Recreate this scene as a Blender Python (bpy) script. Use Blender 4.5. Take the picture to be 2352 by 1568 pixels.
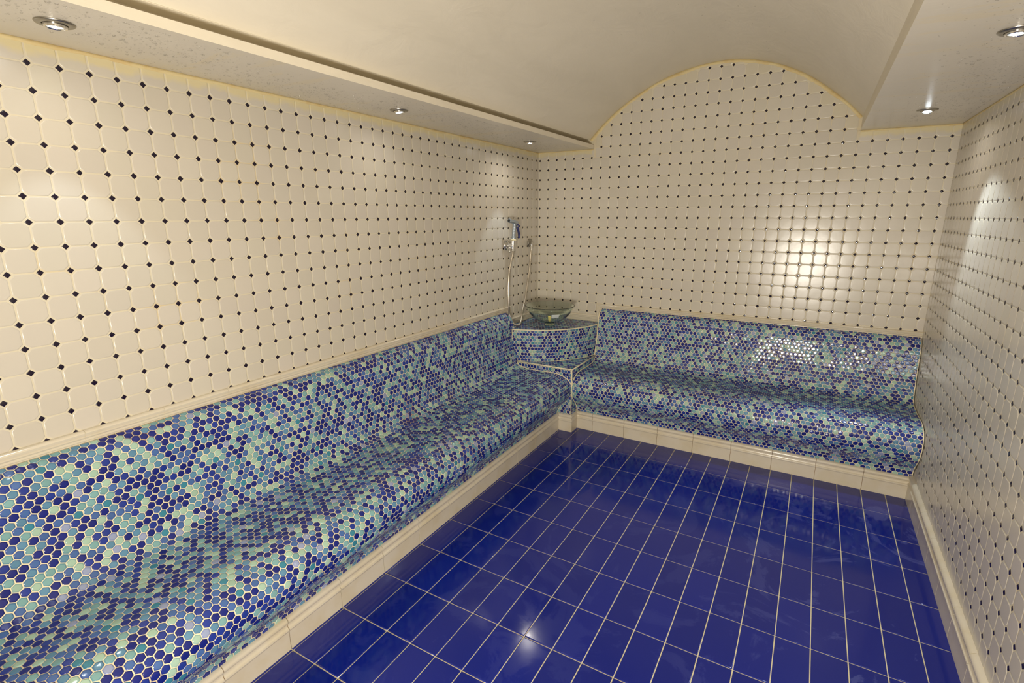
import bpy, bmesh, math, random
import numpy as np
from mathutils import Vector, Matrix

for o in list(bpy.data.objects):
    bpy.data.objects.remove(o)
SC = bpy.context.scene
COL = SC.collection
R = math.radians
PT = 0.0775            # one wall tile, in metres; the room is laid out in wall tiles
W = 35.72              # room width
YR = -60.0             # rear wall
HS = 27.70             # underside of the side soffits
FOY = 0.0

# ------------------------------------------------------------ camera, light, exposure
cam_d = bpy.data.cameras.new('camera')
cam = bpy.data.objects.new('camera', cam_d)
COL.objects.link(cam)
cam.location = (27.2049 * PT, -51.7294 * PT, (26.85 - 5.789) * PT)
cam.rotation_mode = 'QUATERNION'
cam.rotation_quaternion = (Matrix.Rotation(0.5227, 3, 'Z') @ Matrix.Rotation(1.3296, 3, 'X') @ Matrix.Rotation(-0.0018, 3, 'Z')).to_quaternion()
cam_d.sensor_width = 36.0
cam_d.lens = 36.0 * 1165.63 / 2352.0
cam_d.shift_x = -14.123 / 2352.0
cam_d.shift_y = -1.618 / 2352.0
cam_d.clip_start = 0.02
SC.camera = cam

world = bpy.data.worlds.new('world')
SC.world = world
world.use_nodes = True
world.node_tree.nodes['Background'].inputs[0].default_value = (1.0, 0.82, 0.6, 1)
world.node_tree.nodes['Background'].inputs[1].default_value = 0.35

SC.view_settings.view_transform = 'Standard'
SC.view_settings.look = 'None'
SC.view_settings.exposure = 0.0
SC.view_settings.gamma = 1.0
SC.view_settings.use_curve_mapping = False

REAR_W = 79.0          # warm source inferred behind the camera; unseen panel set before the doorway
SPOT_W = 6.5  # cool downlight beams
FILL_W = 2.4          # wide warm fill added at each downlight to lift the walls
ld = bpy.data.lights.new('rear_light', 'AREA')
ld.shape = 'RECTANGLE'; ld.size = 0.36; ld.size_y = 0.44
ld.energy = REAR_W; ld.color = (1.0, 0.935, 0.82)
lo = bpy.data.objects.new('rear_light', ld)
COL.objects.link(lo)
lo.location = (26.0 * PT, -58.5 * PT, 12.2 * PT)
lo.rotation_euler = (R(108), 0, R(8))

# ------------------------------------------------------------ materials
def mat(name):
    m = bpy.data.materials.new(name); m.use_nodes = True
    nt = m.node_tree
    return m, nt, nt.nodes['Principled BSDF']
def lin(r, g, b):
    f = lambda c: (c / 255 / 12.92) if c / 255 <= 0.04045 else ((c / 255 + 0.055) / 1.055) ** 2.4
    return (f(r), f(g), f(b), 1)
def N(nt, t, **kw):
    n = nt.nodes.new(t)
    for k, v in kw.items(): setattr(n, k, v)
    return n
def noise(nt, scale, detail=3, rough=0.5, vec=None, dist=0.0):
    n = N(nt, 'ShaderNodeTexNoise')
    n.inputs['Scale'].default_value = scale; n.inputs['Detail'].default_value = detail
    n.inputs['Roughness'].default_value = rough; n.inputs['Distortion'].default_value = dist
    if vec is not None: nt.links.new(vec, n.inputs['Vector'])
    return n
def objco(nt, scale=(1, 1, 1)):
    tc = N(nt, 'ShaderNodeTexCoord'); mp = N(nt, 'ShaderNodeMapping')
    mp.inputs['Scale'].default_value = scale
    nt.links.new(tc.outputs['Object'], mp.inputs['Vector'])
    return mp.outputs['Vector']
def ramp(nt, src, p0, p1, c0=(0, 0, 0, 1), c1=(1, 1, 1, 1)):
    r = N(nt, 'ShaderNodeValToRGB')
    r.color_ramp.elements[0].position = p0; r.color_ramp.elements[1].position = p1
    r.color_ramp.elements[0].color = c0; r.color_ramp.elements[1].color = c1
    nt.links.new(src, r.inputs[0])
    return r.outputs[0]
def mix(nt, fac, a, b, mode='MIX'):
    m = N(nt, 'ShaderNodeMix', data_type='RGBA', blend_type=mode)
    for sock, v in ((m.inputs[0], fac), (m.inputs[6], a), (m.inputs[7], b)):
        if hasattr(v, 'is_linked'): nt.links.new(v, sock)
        else: sock.default_value = v
    return m.outputs[2]
def mathn(nt, op, a, b=0.0, c=0.0, clamp=False):
    m = N(nt, 'ShaderNodeMath', operation=op); m.use_clamp = clamp
    for k, v in enumerate((a, b, c)):
        if hasattr(v, 'is_linked'): nt.links.new(v, m.inputs[k])
        else: m.inputs[k].default_value = v
    return m.outputs[0]
def bump(nt, h, strength, dist=0.01):
    b = N(nt, 'ShaderNodeBump')
    b.inputs['Strength'].default_value = strength; b.inputs['Distance'].default_value = dist
    nt.links.new(h, b.inputs['Height'])
    return b.outputs['Normal']

# cream wall tile (tint attribute per tile); a yellow lime stain near the soffit
M_WTILE, nt, bs = mat('cream_wall_tile')
at = N(nt, 'ShaderNodeAttribute', attribute_name='tint')
v = objco(nt)
sep = N(nt, 'ShaderNodeSeparateXYZ'); nt.links.new(v, sep.inputs[0])
nz = noise(nt, 9, 4, 0.6, v)
hh = mathn(nt, 'ADD', sep.outputs['Z'], mathn(nt, 'MULTIPLY', nz.outputs['Fac'], 0.07))
hh = mathn(nt, 'MULTIPLY', mathn(nt, 'SUBTRACT', hh, 2.138), 60.0, clamp=True)
at2 = N(nt, 'ShaderNodeAttribute', attribute_name='stain')
stf = mathn(nt, 'MULTIPLY', at2.outputs['Fac'], hh, clamp=True)
c = mix(nt, stf, at.outputs['Color'], lin(212, 199, 158))
nt.links.new(c, bs.inputs['Base Color'])
n2 = noise(nt, 3.0, 4, 0.6, v)
nt.links.new(mathn(nt, 'MULTIPLY_ADD', n2.outputs['Fac'], 0.14, 0.17), bs.inputs['Roughness'])
n3 = noise(nt, 14, 2, 0.5, v)
nt.links.new(bump(nt, n3.outputs['Fac'], 0.05, 0.01), bs.inputs['Normal'])
bs.inputs['Specular IOR Level'].default_value = 0.45

M_DOT, nt, bs = mat('black_glass_dot')
bs.inputs['Base Color'].default_value = (0.012, 0.007, 0.02, 1); bs.inputs['Roughness'].default_value = 0.10

def grout_mat(name, base, stain, lo_, hi_, scale):
    m, nt, bs = mat(name)
    v = objco(nt)
    n = noise(nt, scale, 5, 0.6, v)
    f = ramp(nt, n.outputs['Fac'], lo_, hi_)
    nn = noise(nt, 160, 2, 0.6, v)
    nt.links.new(mix(nt, f, base, stain), bs.inputs['Base Color'])
    nt.links.new(bump(nt, nn.outputs['Fac'], 0.3, 0.001), bs.inputs['Normal'])
    bs.inputs['Roughness'].default_value = 0.6
    return m
M_WGROUT = grout_mat('cream_wall_grout', lin(209, 199, 174), lin(205, 186, 146), 0.55, 0.75, 2.5)
M_BGROUT = grout_mat('cream_mosaic_grout', lin(233, 220, 184), lin(196, 138, 88), 0.60, 0.76, 2.2)
M_FGROUT = grout_mat('cream_floor_grout', lin(218, 206, 168), lin(200, 180, 130), 0.55, 0.80, 5)
M_CAULK = grout_mat('yellowed_sealant', lin(216, 198, 148), lin(204, 174, 114), 0.45, 0.75, 9)
M_JOINT = grout_mat('brown_joint', lin(150, 120, 80), lin(90, 70, 50), 0.4, 0.7, 12)

M_HEX, nt, bs = mat('glazed_hex_mosaic')
at = N(nt, 'ShaderNodeAttribute', attribute_name='tint')
nt.links.new(at.outputs['Color'], bs.inputs['Base Color'])
v = objco(nt)
n = noise(nt, 30, 2, 0.5, v)
nt.links.new(mathn(nt, 'MULTIPLY_ADD', n.outputs['Fac'], 0.16, 0.05), bs.inputs['Roughness'])
n = noise(nt, 90, 2, 0.5, v)
nt.links.new(bump(nt, n.outputs['Fac'], 0.12, 0.002), bs.inputs['Normal'])
bs.inputs['Specular IOR Level'].default_value = 0.55

M_FLOOR, nt, bs = mat('cobalt_floor_tile')
v = objco(nt)
at = N(nt, 'ShaderNodeAttribute', attribute_name='tint')
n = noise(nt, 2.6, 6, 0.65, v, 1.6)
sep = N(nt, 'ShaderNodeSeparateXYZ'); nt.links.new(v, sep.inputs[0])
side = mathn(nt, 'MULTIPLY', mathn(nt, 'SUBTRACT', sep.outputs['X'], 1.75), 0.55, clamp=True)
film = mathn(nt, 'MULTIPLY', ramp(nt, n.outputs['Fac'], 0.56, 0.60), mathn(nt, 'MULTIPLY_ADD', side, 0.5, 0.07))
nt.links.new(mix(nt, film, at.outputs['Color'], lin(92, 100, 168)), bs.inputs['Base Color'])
n = noise(nt, 7, 4, 0.6, v)
r_ = mathn(nt, 'MULTIPLY_ADD', n.outputs['Fac'], 0.10, 0.05)
nt.links.new(mathn(nt, 'MULTIPLY_ADD', film, 0.4, r_), bs.inputs['Roughness'])
n = noise(nt, 5, 2, 0.5, v)
nt.links.new(bump(nt, n.outputs['Fac'], 0.02, 0.02), bs.inputs['Normal'])

M_TRIM, nt, bs = mat('cream_glazed_trim')
v = objco(nt)
n = noise(nt, 6, 4, 0.6, v)
nt.links.new(mix(nt, ramp(nt, n.outputs['Fac'], 0.45, 0.8), lin(212, 202, 182), lin(202, 187, 154)), bs.inputs['Base Color'])
bs.inputs['Roughness'].default_value = 0.16

M_PLASTER, nt, bs = mat('cream_painted_plaster')
v = objco(nt, (1, 0.35, 1))
n = noise(nt, 2.2, 5, 0.6, v, 0.6)
nt.links.new(mix(nt, ramp(nt, n.outputs['Fac'], 0.3, 0.75), lin(228, 219, 199), lin(214, 205, 185)), bs.inputs['Base Color'])
v2 = objco(nt, (1, 0.5, 1)); n = noise(nt, 9, 5, 0.55, v2, 0.8)
nt.links.new(bump(nt, n.outputs['Fac'], 0.22, 0.02), bs.inputs['Normal'])
bs.inputs['Roughness'].default_value = 0.36

vn = N(nt, 'ShaderNodeTexVoronoi'); vn.inputs['Scale'].default_value = 2.1; vn.inputs['Randomness'].default_value = 1.0
nt.links.new(objco(nt), vn.inputs['Vector'])
wn = noise(nt, 70, 3, 0.6, objco(nt))
dd = mathn(nt, 'ADD', vn.outputs['Distance'], mathn(nt, 'MULTIPLY_ADD', wn.outputs['Fac'], 0.03, -0.015))
spot = mathn(nt, 'SUBTRACT', 1.0, ramp(nt, dd, 0.010, 0.016))
chip = mathn(nt, 'SUBTRACT', 1.0, ramp(nt, dd, 0.026, 0.034))
c0 = bs.inputs['Base Color'].links[0].from_socket
c1 = mix(nt, mathn(nt, 'MULTIPLY', chip, 0.5), c0, lin(236, 226, 198))
nt.links.new(mix(nt, spot, c1, lin(120, 104, 76)), bs.inputs['Base Color'])

M_SOFFIT, nt, bs = mat('damp_soffit_plaster')
v = objco(nt, (1.0, 1.0, 1))
n = noise(nt, 2.6, 5, 0.6, v, 0.5)
c = mix(nt, ramp(nt, n.outputs['Fac'], 0.3, 0.75), lin(212, 204, 188), lin(202, 194, 178))
vs = objco(nt, (1.0, 5.0, 1))
n4 = noise(nt, 2.2, 6, 0.7, vs, 0.4)
c = mix(nt, mathn(nt, 'MULTIPLY', ramp(nt, n4.outputs['Fac'], 0.56, 0.61), 0.5), c, lin(212, 198, 166))
nt.links.new(c, bs.inputs['Base Color'])
nn = noise(nt, 26, 4, 0.6, vs)
nt.links.new(bump(nt, nn.outputs['Fac'], 0.06, 0.01), bs.inputs['Normal'])
bs.inputs['Roughness'].default_value = 0.30

def simple(name, col, rough, metal=0.0, **kw):
    m, nt, bs = mat(name)
    bs.inputs['Base Color'].default_value = col; bs.inputs['Roughness'].default_value = rough
    bs.inputs['Metallic'].default_value = metal
    for k, v_ in kw.items(): bs.inputs[k].default_value = v_
    v_ = objco(nt); n_ = noise(nt, 60, 2, 0.5, v_)
    nt.links.new(mathn(nt, 'MULTIPLY_ADD', n_.outputs['Fac'], 0.08, rough), bs.inputs['Roughness'])
    return m
M_CHROME = simple('polished_chrome', (0.78, 0.77, 0.75, 1), 0.08, 1.0)
M_NICKEL = simple('brushed_nickel', (0.36, 0.34, 0.30, 1), 0.28, 1.0)
M_ALU = simple('grey_cast_metal', (0.40, 0.45, 0.50, 1), 0.32, 0.9)
M_HOSE = simple('braided_steel', (0.66, 0.60, 0.50, 1), 0.28, 1.0)
M_NAVY = simple('navy_plastic', lin(40, 44, 92), 0.35)
M_BRASS = simple('brass', (0.80, 0.58, 0.20, 1), 0.22, 1.0)
M_IVORY = simple('ivory_plastic', lin(214, 200, 160), 0.4)
M_DARKM = simple('dark_gap', (0.02, 0.02, 0.018, 1), 0.5)
M_DROP = bpy.data.materials.new('water'); M_DROP.use_nodes = True; nt = M_DROP.node_tree
nt.nodes.remove(nt.nodes['Principled BSDF'])
_g = N(nt, 'ShaderNodeBsdfGlossy'); _g.inputs['Roughness'].default_value = 0.04
_t = N(nt, 'ShaderNodeBsdfTransparent'); _f = N(nt, 'ShaderNodeFresnel'); _f.inputs['IOR'].default_value = 1.33
_x = N(nt, 'ShaderNodeMixShader')
nt.links.new(mathn(nt, 'MULTIPLY_ADD', _f.outputs[0], 0.7, 0.05, clamp=True), _x.inputs[0])
nt.links.new(_t.outputs[0], _x.inputs[1]); nt.links.new(_g.outputs[0], _x.inputs[2]); nt.links.new(_x.outputs[0], nt.nodes['Material Output'].inputs['Surface'])
M_YLAB = simple('yellow_label', lin(226, 214, 120), 0.5)
M_WLAB = simple('white_label', lin(214, 220, 214), 0.45)
M_GLASS, nt, bs = mat('green_tinted_glass')
bs.inputs['Base Color'].default_value = (0.90, 0.97, 0.92, 1)
bs.inputs['Transmission Weight'].default_value = 1.0
bs.inputs['Roughness'].default_value = 0.0; bs.inputs['IOR'].default_value = 1.48
va = N(nt, 'ShaderNodeVolumeAbsorption')
va.inputs['Color'].default_value = (0.62, 0.86, 0.72, 1); va.inputs['Density'].default_value = 6
nt.links.new(va.outputs[0], nt.nodes['Material Output'].inputs['Volume'])
M_LAMP, nt, bs = mat('lamp_led')
bs.inputs['Base Color'].default_value = (0.9, 0.9, 0.9, 1)
bs.inputs['Emission Color'].default_value = (0.82, 0.93, 1, 1); bs.inputs['Emission Strength'].default_value = 60
M_LENS, nt, bs = mat('lamp_reflector')
bs.inputs['Base Color'].default_value = (0.7, 0.72, 0.72, 1); bs.inputs['Roughness'].default_value = 0.2
bs.inputs['Metallic'].default_value = 0.7
bs.inputs['Emission Color'].default_value = (0.8, 1, 0.9, 1); bs.inputs['Emission Strength'].default_value = 0.35

# ------------------------------------------------------------ object helpers
def link(name, me, mats, parent=None, smooth=None):
    for m in (mats if isinstance(mats, (list, tuple)) else [mats]): me.materials.append(m)
    o = bpy.data.objects.new(name, me)
    COL.objects.link(o)
    if parent is not None: o.parent = parent
    if smooth is not None:
        me.polygons.foreach_set('use_smooth', [smooth] * len(me.polygons))
    return o
def raw(name, verts, faces, mats, parent=None, smooth=False, mi=None, off=(0, 0, 0)):
    me = bpy.data.meshes.new(name)
    vv = np.asarray(verts, float) * PT - np.array(off) * PT
    me.from_pydata(vv.tolist(), [], faces)
    o = link(name, me, mats, parent, smooth)
    if mi is not None: me.polygons.foreach_set('material_index', mi)
    me.update()
    return o
def root(name, label, cat, loc, group=None):
    o = bpy.data.objects.new(name, None); COL.objects.link(o)
    o.location = Vector(loc) * PT; o.empty_display_size = 0.05
    tag(o, label, cat, group)
    return o
def tag(o, label, cat, group=None, kind=None):
    o['label'] = label; o['category'] = cat
    if group: o['group'] = group
    if kind: o['kind'] = kind
def struct(o): o['kind'] = 'structure'; return o

def clip(poly, planes):
    """Sutherland-Hodgman: keep a*u+b*v<=c for each plane"""
    for a, b, c in planes:
        out = []
        n = len(poly)
        for i in range(n):
            p, q = poly[i], poly[(i + 1) % n]
            dp = a * p[0] + b * p[1] - c; dq = a * q[0] + b * q[1] - c
            if dp <= 0: out.append(p)
            if (dp < 0 < dq) or (dq < 0 < dp):
                t = dp / (dp - dq)
                out.append((p[0] + t * (q[0] - p[0]), p[1] + t * (q[1] - p[1])))
        poly = out
        if len(poly) < 3: return []
    return poly
def convex_planes(pts):
    n = len(pts); A = sum(pts[i][0] * pts[(i + 1) % n][1] - pts[(i + 1) % n][0] * pts[i][1] for i in range(n))
    if A < 0: pts = pts[::-1]
    pl = []
    for i in range(n):
        (x0, y0), (x1, y1) = pts[i], pts[(i + 1) % n]
        a, b = (y1 - y0), -(x1 - x0); l = math.hypot(a, b)
        if l < 1e-9: continue
        pl.append((a / l, b / l, (a * x0 + b * y0) / l))
    return pl
def rect_planes(u0, u1, v0, v1): return [(-1, 0, -u0), (1, 0, u1), (0, -1, -v0), (0, 1, v1)]

class Tiles:
    """collects raised tiles in a (u,v) plane; build() maps them into space as one mesh"""
    def __init__(s):
        s.v = []; s.f = []; s.mi = []; s.col = []; s.st = []
    def add(s, poly, rings, mi, tint, edge=None, tilt=(0, 0), stain=0.0):
        # rings: list of (inset, height)
        n = len(poly)
        a = np.array(poly, float)
        ar = 0.5 * np.sum(a[:, 0] * np.roll(a[:, 1], -1) - np.roll(a[:, 0], -1) * a[:, 1])
        if abs(ar) < 1e-4: return
        if ar < 0: a = a[::-1]; ar = -ar
        nx = np.roll(a, -1, 0)
        cr = a[:, 0] * nx[:, 1] - nx[:, 0] * a[:, 1]
        c = ((a + nx) * cr[:, None]).sum(0) / (6 * ar)
        per = np.linalg.norm(nx - a, axis=1).sum()
        ap = 2 * ar / per
        base = len(s.v)
        for k, (ins, h) in enumerate(rings):
            f = max(0.15, 1 - ins / ap)
            p = c + (a - c) * f
            tc = tint if (edge is None or k >= len(rings) - 1) else edge
            for q in p:
                d = q - c
                hh = h + (d[0] * tilt[0] + d[1] * tilt[1] if k > 0 else 0)
                s.v.append((q[0], q[1], hh)); s.col.append(tc); s.st.append(stain)
        for k in range(len(rings) - 1):
            b0 = base + k * n; b1 = b0 + n
            for i in range(n):
                j = (i + 1) % n
                s.f.append((b0 + i, b0 + j, b1 + j, b1 + i)); s.mi.append(mi)
        b0 = base + (len(rings) - 1) * n
        s.f.append(tuple(b0 + i for i in range(n))); s.mi.append(mi)
    def sheet(s, us, vs, h, mi, tint=(1, 1, 1), stain=0.0):
        b = len(s.v); nu, nv = len(us), len(vs)
        for v_ in vs:
            for u_ in us: s.v.append((u_, v_, h)); s.col.append(tint); s.st.append(stain)
        for j in range(nv - 1):
            for i in range(nu - 1):
                s.f.append((b + j * nu + i, b + j * nu + i + 1, b + (j + 1) * nu + i + 1, b + (j + 1) * nu + i)); s.mi.append(mi)
    def ngon(s, pts, h, mi):
        b = len(s.v)
        for p in pts: s.v.append((p[0], p[1], h)); s.col.append((1, 1, 1)); s.st.append(0)
        s.f.append(tuple(range(b, b + len(pts)))); s.mi.append(mi)
    def build(s, name, mapf, mats, parent=None, extra=None, off=(0, 0, 0)):
        a = np.array(s.v, float)
        P = mapf(a[:, 0], a[:, 1], a[:, 2])
        # orientation test on the first face
        f0 = s.f[0]
        e1 = P[f0[1]] - P[f0[0]]; e2 = P[f0[2]] - P[f0[1]]
        nrm = np.cross(e1, e2)
        up = mapf(a[f0[0]:f0[0] + 1, 0], a[f0[0]:f0[0] + 1, 1], np.array([1.0]))[0] - mapf(a[f0[0]:f0[0] + 1, 0], a[f0[0]:f0[0] + 1, 1], np.array([0.0]))[0]
        faces = s.f
        # rings go upward so the first face may be a side wall; test with a synthetic triangle instead
        u0, v0 = a[:, 0].mean(), a[:, 1].mean()
        t = mapf(np.array([u0, u0 + .01, u0]), np.array([v0, v0, v0 + .01]), np.zeros(3))
        n_ = np.cross(t[1] - t[0], t[2] - t[0])
        up = mapf(np.array([u0]), np.array([v0]), np.array([1.0]))[0] - t[0]
        if np.dot(n_, up) < 0: faces = [f[::-1] for f in faces]
        col = list(s.col); st = list(s.st); mi = list(s.mi)
        if extra is not None:
            ev, ef, em = extra
            b = len(P); P = np.vstack([P, np.asarray(ev, float)])
            faces = list(faces) + [tuple(b + i for i in f) for f in ef]
            mi += [em] * len(ef); col += [(1, 1, 1)] * len(ev); st += [0] * len(ev)
        me = bpy.data.meshes.new(name)
        me.from_pydata(((P - np.array(off)) * PT).tolist(), [], faces)
        o = link(name, me, mats, parent)
        me.polygons.foreach_set('material_index', mi)
        me.polygons.foreach_set('use_smooth', [True] * len(me.polygons))
        at_ = me.attributes.new('tint', 'FLOAT_COLOR', 'POINT')
        cc = np.ones((len(col), 4), np.float32); cc[:, :3] = np.array(col)
        at_.data.foreach_set('color', cc.ravel())
        a2 = me.attributes.new('stain', 'FLOAT', 'POINT')
        a2.data.foreach_set('value', np.array(st, np.float32))
        me.update()
        return o

rng = random.Random(7)
# ------------------------------------------------------------ octagon-and-dot walls
OCT_RINGS = [(0.0, 0.0), (0.010, 0.007), (0.026, 0.0110), (0.055, 0.0114)]
DOT_RINGS = [(0.0, 0.0), (0.008, 0.010), (0.024, 0.013)]
GAP = 0.028
def octagon(cu, cv):
    h = 0.5 - GAP; c = 0.215 - GAP * 0.4
    P = []
    for sx, sy in ((1, 1), (-1, 1), (-1, -1), (1, -1)):
        a = (cu + sx * h, cv + sy * (0.5 - c)); b = (cu + sx * (0.5 - c), cv + sy * h)
        # corner cut slightly hollowed, as pressed tiles are
        m = (cu + sx * (0.5 - c * 0.5 - 0.010), cv + sy * (0.5 - c * 0.5 - 0.010))
        P += [a, b] if sx * sy > 0 else [b, a]
    return P
CREAM = np.array(lin(200, 192, 177)[:3])
def wall_tiles(T, gu, gv, u0, u1, v0, v1, regions, dotok, stainf):
    """nodes at u=gu+i, v=gv+j ; regions: list of plane-lists"""
    for i in range(int(math.floor(u0 - gu)) - 1, int(math.ceil(u1 - gu)) + 1):
        for j in range(int(math.floor(v0 - gv)) - 1, int(math.ceil(v1 - gv)) + 1):
            cu, cv = gu + i + 0.5, gv + j + 0.5
            k = 1 + rng.uniform(-0.035, 0.03)
            t = tuple(CREAM * k * np.array([1, 1 + rng.uniform(-.006, .006), 1 + rng.uniform(-.02, .015)]))
            tl = (rng.gauss(0, 0.0035), rng.gauss(0, 0.0035))
            for pl in regions(cu, cv):
                p = clip(octagon(cu, cv), pl)
                if len(p) >= 3: T.add(p, OCT_RINGS, 0, t, None, tl, stainf(cu, cv))
            du, dv = gu + i, gv + j
            if dotok(du, dv):
                r = 0.135 * rng.uniform(0.94, 1.05)
                p = [(du + r, dv), (du, dv + r), (du - r, dv), (du, dv - r)]
                p = clip(p, dotok(du, dv))
                if len(p) >= 3:
                    T.add(p, DOT_RINGS, 1, (0.01, 0.01, 0.01), None, (rng.gauss(0, .05), rng.gauss(0, .05)))
WM = [M_WTILE, M_DOT, M_WGROUT, M_CAULK]
ROW0 = 26.85                       # height of the top row of dots
BENCH_T = 11.75                    # height of trim over the benches
LOW_T = 10.50
# left wall: u = y, v = height
TL = Tiles()
TL.sheet([YR, -7.0, 0], [0, HS], 0.0, 2)
def regL(cu, cv):
    return [rect_planes(YR, -0.0, (LOW_T - .1 if cu > -6.9 else BENCH_T - .1), HS)]
def dotL(du, dv):
    if dv > ROW0 + .2 or du > -0.15: return None
    lo_ = LOW_T if du > -6.4 else BENCH_T + 0.02
    return rect_planes(YR, 0, lo_, HS)
stain_top = lambda cu, cv: 1.0 if cv > ROW0 else (0.12 if cv > ROW0 - 1 else 0.0)
wall_tiles(TL, -0.482, ROW0, YR, 0, LOW_T, HS, regL, dotL, stain_top)
mapL = lambda u, v, h: np.stack([h, u, v], 1)
wl = struct(TL.build('wall_left', mapL, WM))

# arch outline measured on the end wall
ARCH = [(5.95, 28.59), (6.5, 29.16), (7.25, 29.88), (8.1, 30.62), (9.22, 31.42), (10.5, 32.2), (11.9, 32.92), (13.2, 33.45), (14.6, 33.86), (16.0, 34.13),
        (17.4, 34.28), (18.8, 34.31), (20.1, 34.17), (21.3, 33.92), (22.86, 33.42), (24.3, 32.76), (25.5, 32.04), (26.6, 31.22),
        (27.7, 30.33), (28.56, 29.55), (29.32, 28.75)]
# right wall: u = y
TRt = Tiles()
TRt.sheet([YR, 0], [0, HS], 0.0, 2)
def regR(cu, cv): return [rect_planes(YR, 0, 1.9, HS)]
def dotR(du, dv):
    if dv > ROW0 + .2 or du > -0.15: return None
    return rect_planes(YR, 0, 2.0, HS)
stain_r = lambda cu, cv: 0.5 if cv > ROW0 else 0.0
wall_tiles(TRt, -1.093, ROW0 - 0.02, YR, 0, 1.9, HS, regR, dotR, stain_r)
struct(TRt.build('wall_right', lambda u, v, h: np.stack([W - h, u, v], 1), WM))

# back wall: u = x, v = height, including the lunette under the vault
TB = Tiles()
ap = [(6.40, HS), (6.40, 28.30)] + ARCH + [(29.32, HS)]
TB.sheet([0, W], [0, HS], 0.0, 2)
TB.ngon([(6.40, HS - .01), (6.40, 28.30)] + ARCH + [(29.32, HS - .01)], 0.0, 2)
TB.ngon([(5.0, HS - .02), (6.5, HS - .02), (6.5, 28.8), (5.0, 28.8)], 0.001, 2)
arch_cv = convex_planes([(6.62, 20), (6.62, 28.55)] + [(17.6 + (x - 17.6) * 0.978, 27.7 + (z - 27.7) * 0.972) for x, z in ARCH[1:-1]] + [(29.1, 28.6), (29.1, 20)])
def regB(cu, cv):
    lo_ = LOW_T - .1 if cu < 7.4 else BENCH_T - .1
    if cv < HS - 0.6: return [rect_planes(0, W, lo_, HS)]
    if cv < HS + 0.5:
        return [rect_planes(0, 6.40, lo_, HS - .06), rect_planes(29.30, W, lo_, HS - .06), arch_cv + rect_planes(6.42, 29.28, lo_, 99)]
    return [arch_cv]
def dotB(du, dv):
    if dv > ROW0 + .2:
        if all(a * du + b * dv - c < -0.12 for a, b, c in arch_cv) and 7 < du < 29: return rect_planes(0, W, 0, 99)
        return None
    if du < 0.0 or (du > W - .2): return None
    lo_ = LOW_T if du < 7.45 else BENCH_T + 0.02
    return rect_planes(0.02, W, lo_, 99)
def stB(cu, cv):
    if cv > ROW0 and (cu < 6.4 or cu > 29.3): return 0.9
    if cv > HS:
        d = min(c - a * cu - b * cv for a, b, c in arch_cv)
        return 0.3 if d < 0.55 else 0.0
    return 0.0
wall_tiles(TB, 0.208, ROW0, 0, W, LOW_T, 35, regB, dotB, stB)
struct(TB.build('wall_back', lambda u, v, h: np.stack([u, -h, v], 1), WM))
# rear wall behind the camera, with its doorway
rv = []; rf = []
def quadbox(v, f, x0, x1, y0, y1, z0, z1):
    b = len(v)
    for x in (x0, x1):
        for y in (y0, y1):
            for z in (z0, z1): v.append((x, y, z))
    for q in ((0, 1, 3, 2), (4, 6, 7, 5), (0, 4, 5, 1), (2, 3, 7, 6), (0, 2, 6, 4), (1, 5, 7, 3)): f.append(tuple(b + k for k in q))
quadbox(rv, rf, -1, 21.5, YR - 1.5, YR, 0, 35)
quadbox(rv, rf, 31.5, W + 1, YR - 1.5, YR, 0, 35)
quadbox(rv, rf, 21.5, 31.5, YR - 1.5, YR, 26.2, 35)
struct(raw('wall_rear', rv, rf, M_PLASTER))

# ------------------------------------------------------------ ceiling: two soffits and the barrel vault
ys = np.linspace(0.0, YR, 31)
prof = [(0.0, HS, 0), (6.40, HS, 0), (6.40, HS, 1), (6.40, 28.28, 1), (5.95, 28.59, 1)]
arch_f = []
for k in range(len(ARCH) - 1):
    for s_ in range(3):
        t_ = s_ / 3
        p0 = ARCH[max(k - 1, 0)]; p1 = ARCH[k]; p2 = ARCH[k + 1]; p3 = ARCH[min(k + 2, len(ARCH) - 1)]
        arch_f.append(tuple(0.5 * ((2 * p1[d]) + (-p0[d] + p2[d]) * t_ + (2 * p0[d] - 5 * p1[d] + 4 * p2[d] - p3[d]) * t_ ** 2 + (-p0[d] + 3 * p1[d] - 3 * p2[d] + p3[d]) * t_ ** 3) for d in (0, 1)))
arch_f.append(ARCH[-1])
def taper(x, y):
    xl = 0.0175 * y            # the left soffit edge runs in slightly towards the entrance
    if x <= 6.41: return x + xl * (x / 6.4)
    return 29.32 - (29.32 - x) * (29.32 - (5.95 + xl)) / (29.32 - 5.95) if x < 29.32 else x
segs = [([(0.0, HS), (3.2, HS), (6.40, HS)], 1, False), ([(6.40, HS), (6.40, 28.09)], 0, False), ([(6.40, 28.09), (6.34, 28.09), (5.20, 28.06), (5.15, 28.50), (5.85, 28.66), (5.95, 28.60)], 0, False),
        (arch_f, 0, True), ([(29.32, 28.75), (29.30, HS)], 0, False), ([(29.30, HS), (32.5, HS), (W, HS)], 1, False)]
cv = []; cf = []; cm = []; csm = []
for pts, mi, sm in segs:
    b = len(cv); n = len(pts)
    for y in ys:
        for x, z in pts:
            xx = taper(x, y) if x > 0 else 0.0
            if pts is arch_f: xx = 29.32 - (29.32 - x) * (29.32 - (5.95 + 0.0175 * y)) / (29.32 - 5.95)
            cv.append((xx, y, z))
    for j in range(len(ys) - 1):
        for i in range(n - 1):
            cf.append((b + j * n + i, b + j * n + i + 1, b + (j + 1) * n + i + 1, b + (j + 1) * n + i)); cm.append(mi); csm.append(sm)
ceil = raw('ceiling', cv, cf, [M_PLASTER, M_SOFFIT], mi=cm)
ceil.data.polygons.foreach_set('use_smooth', csm)
struct(ceil)

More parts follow.
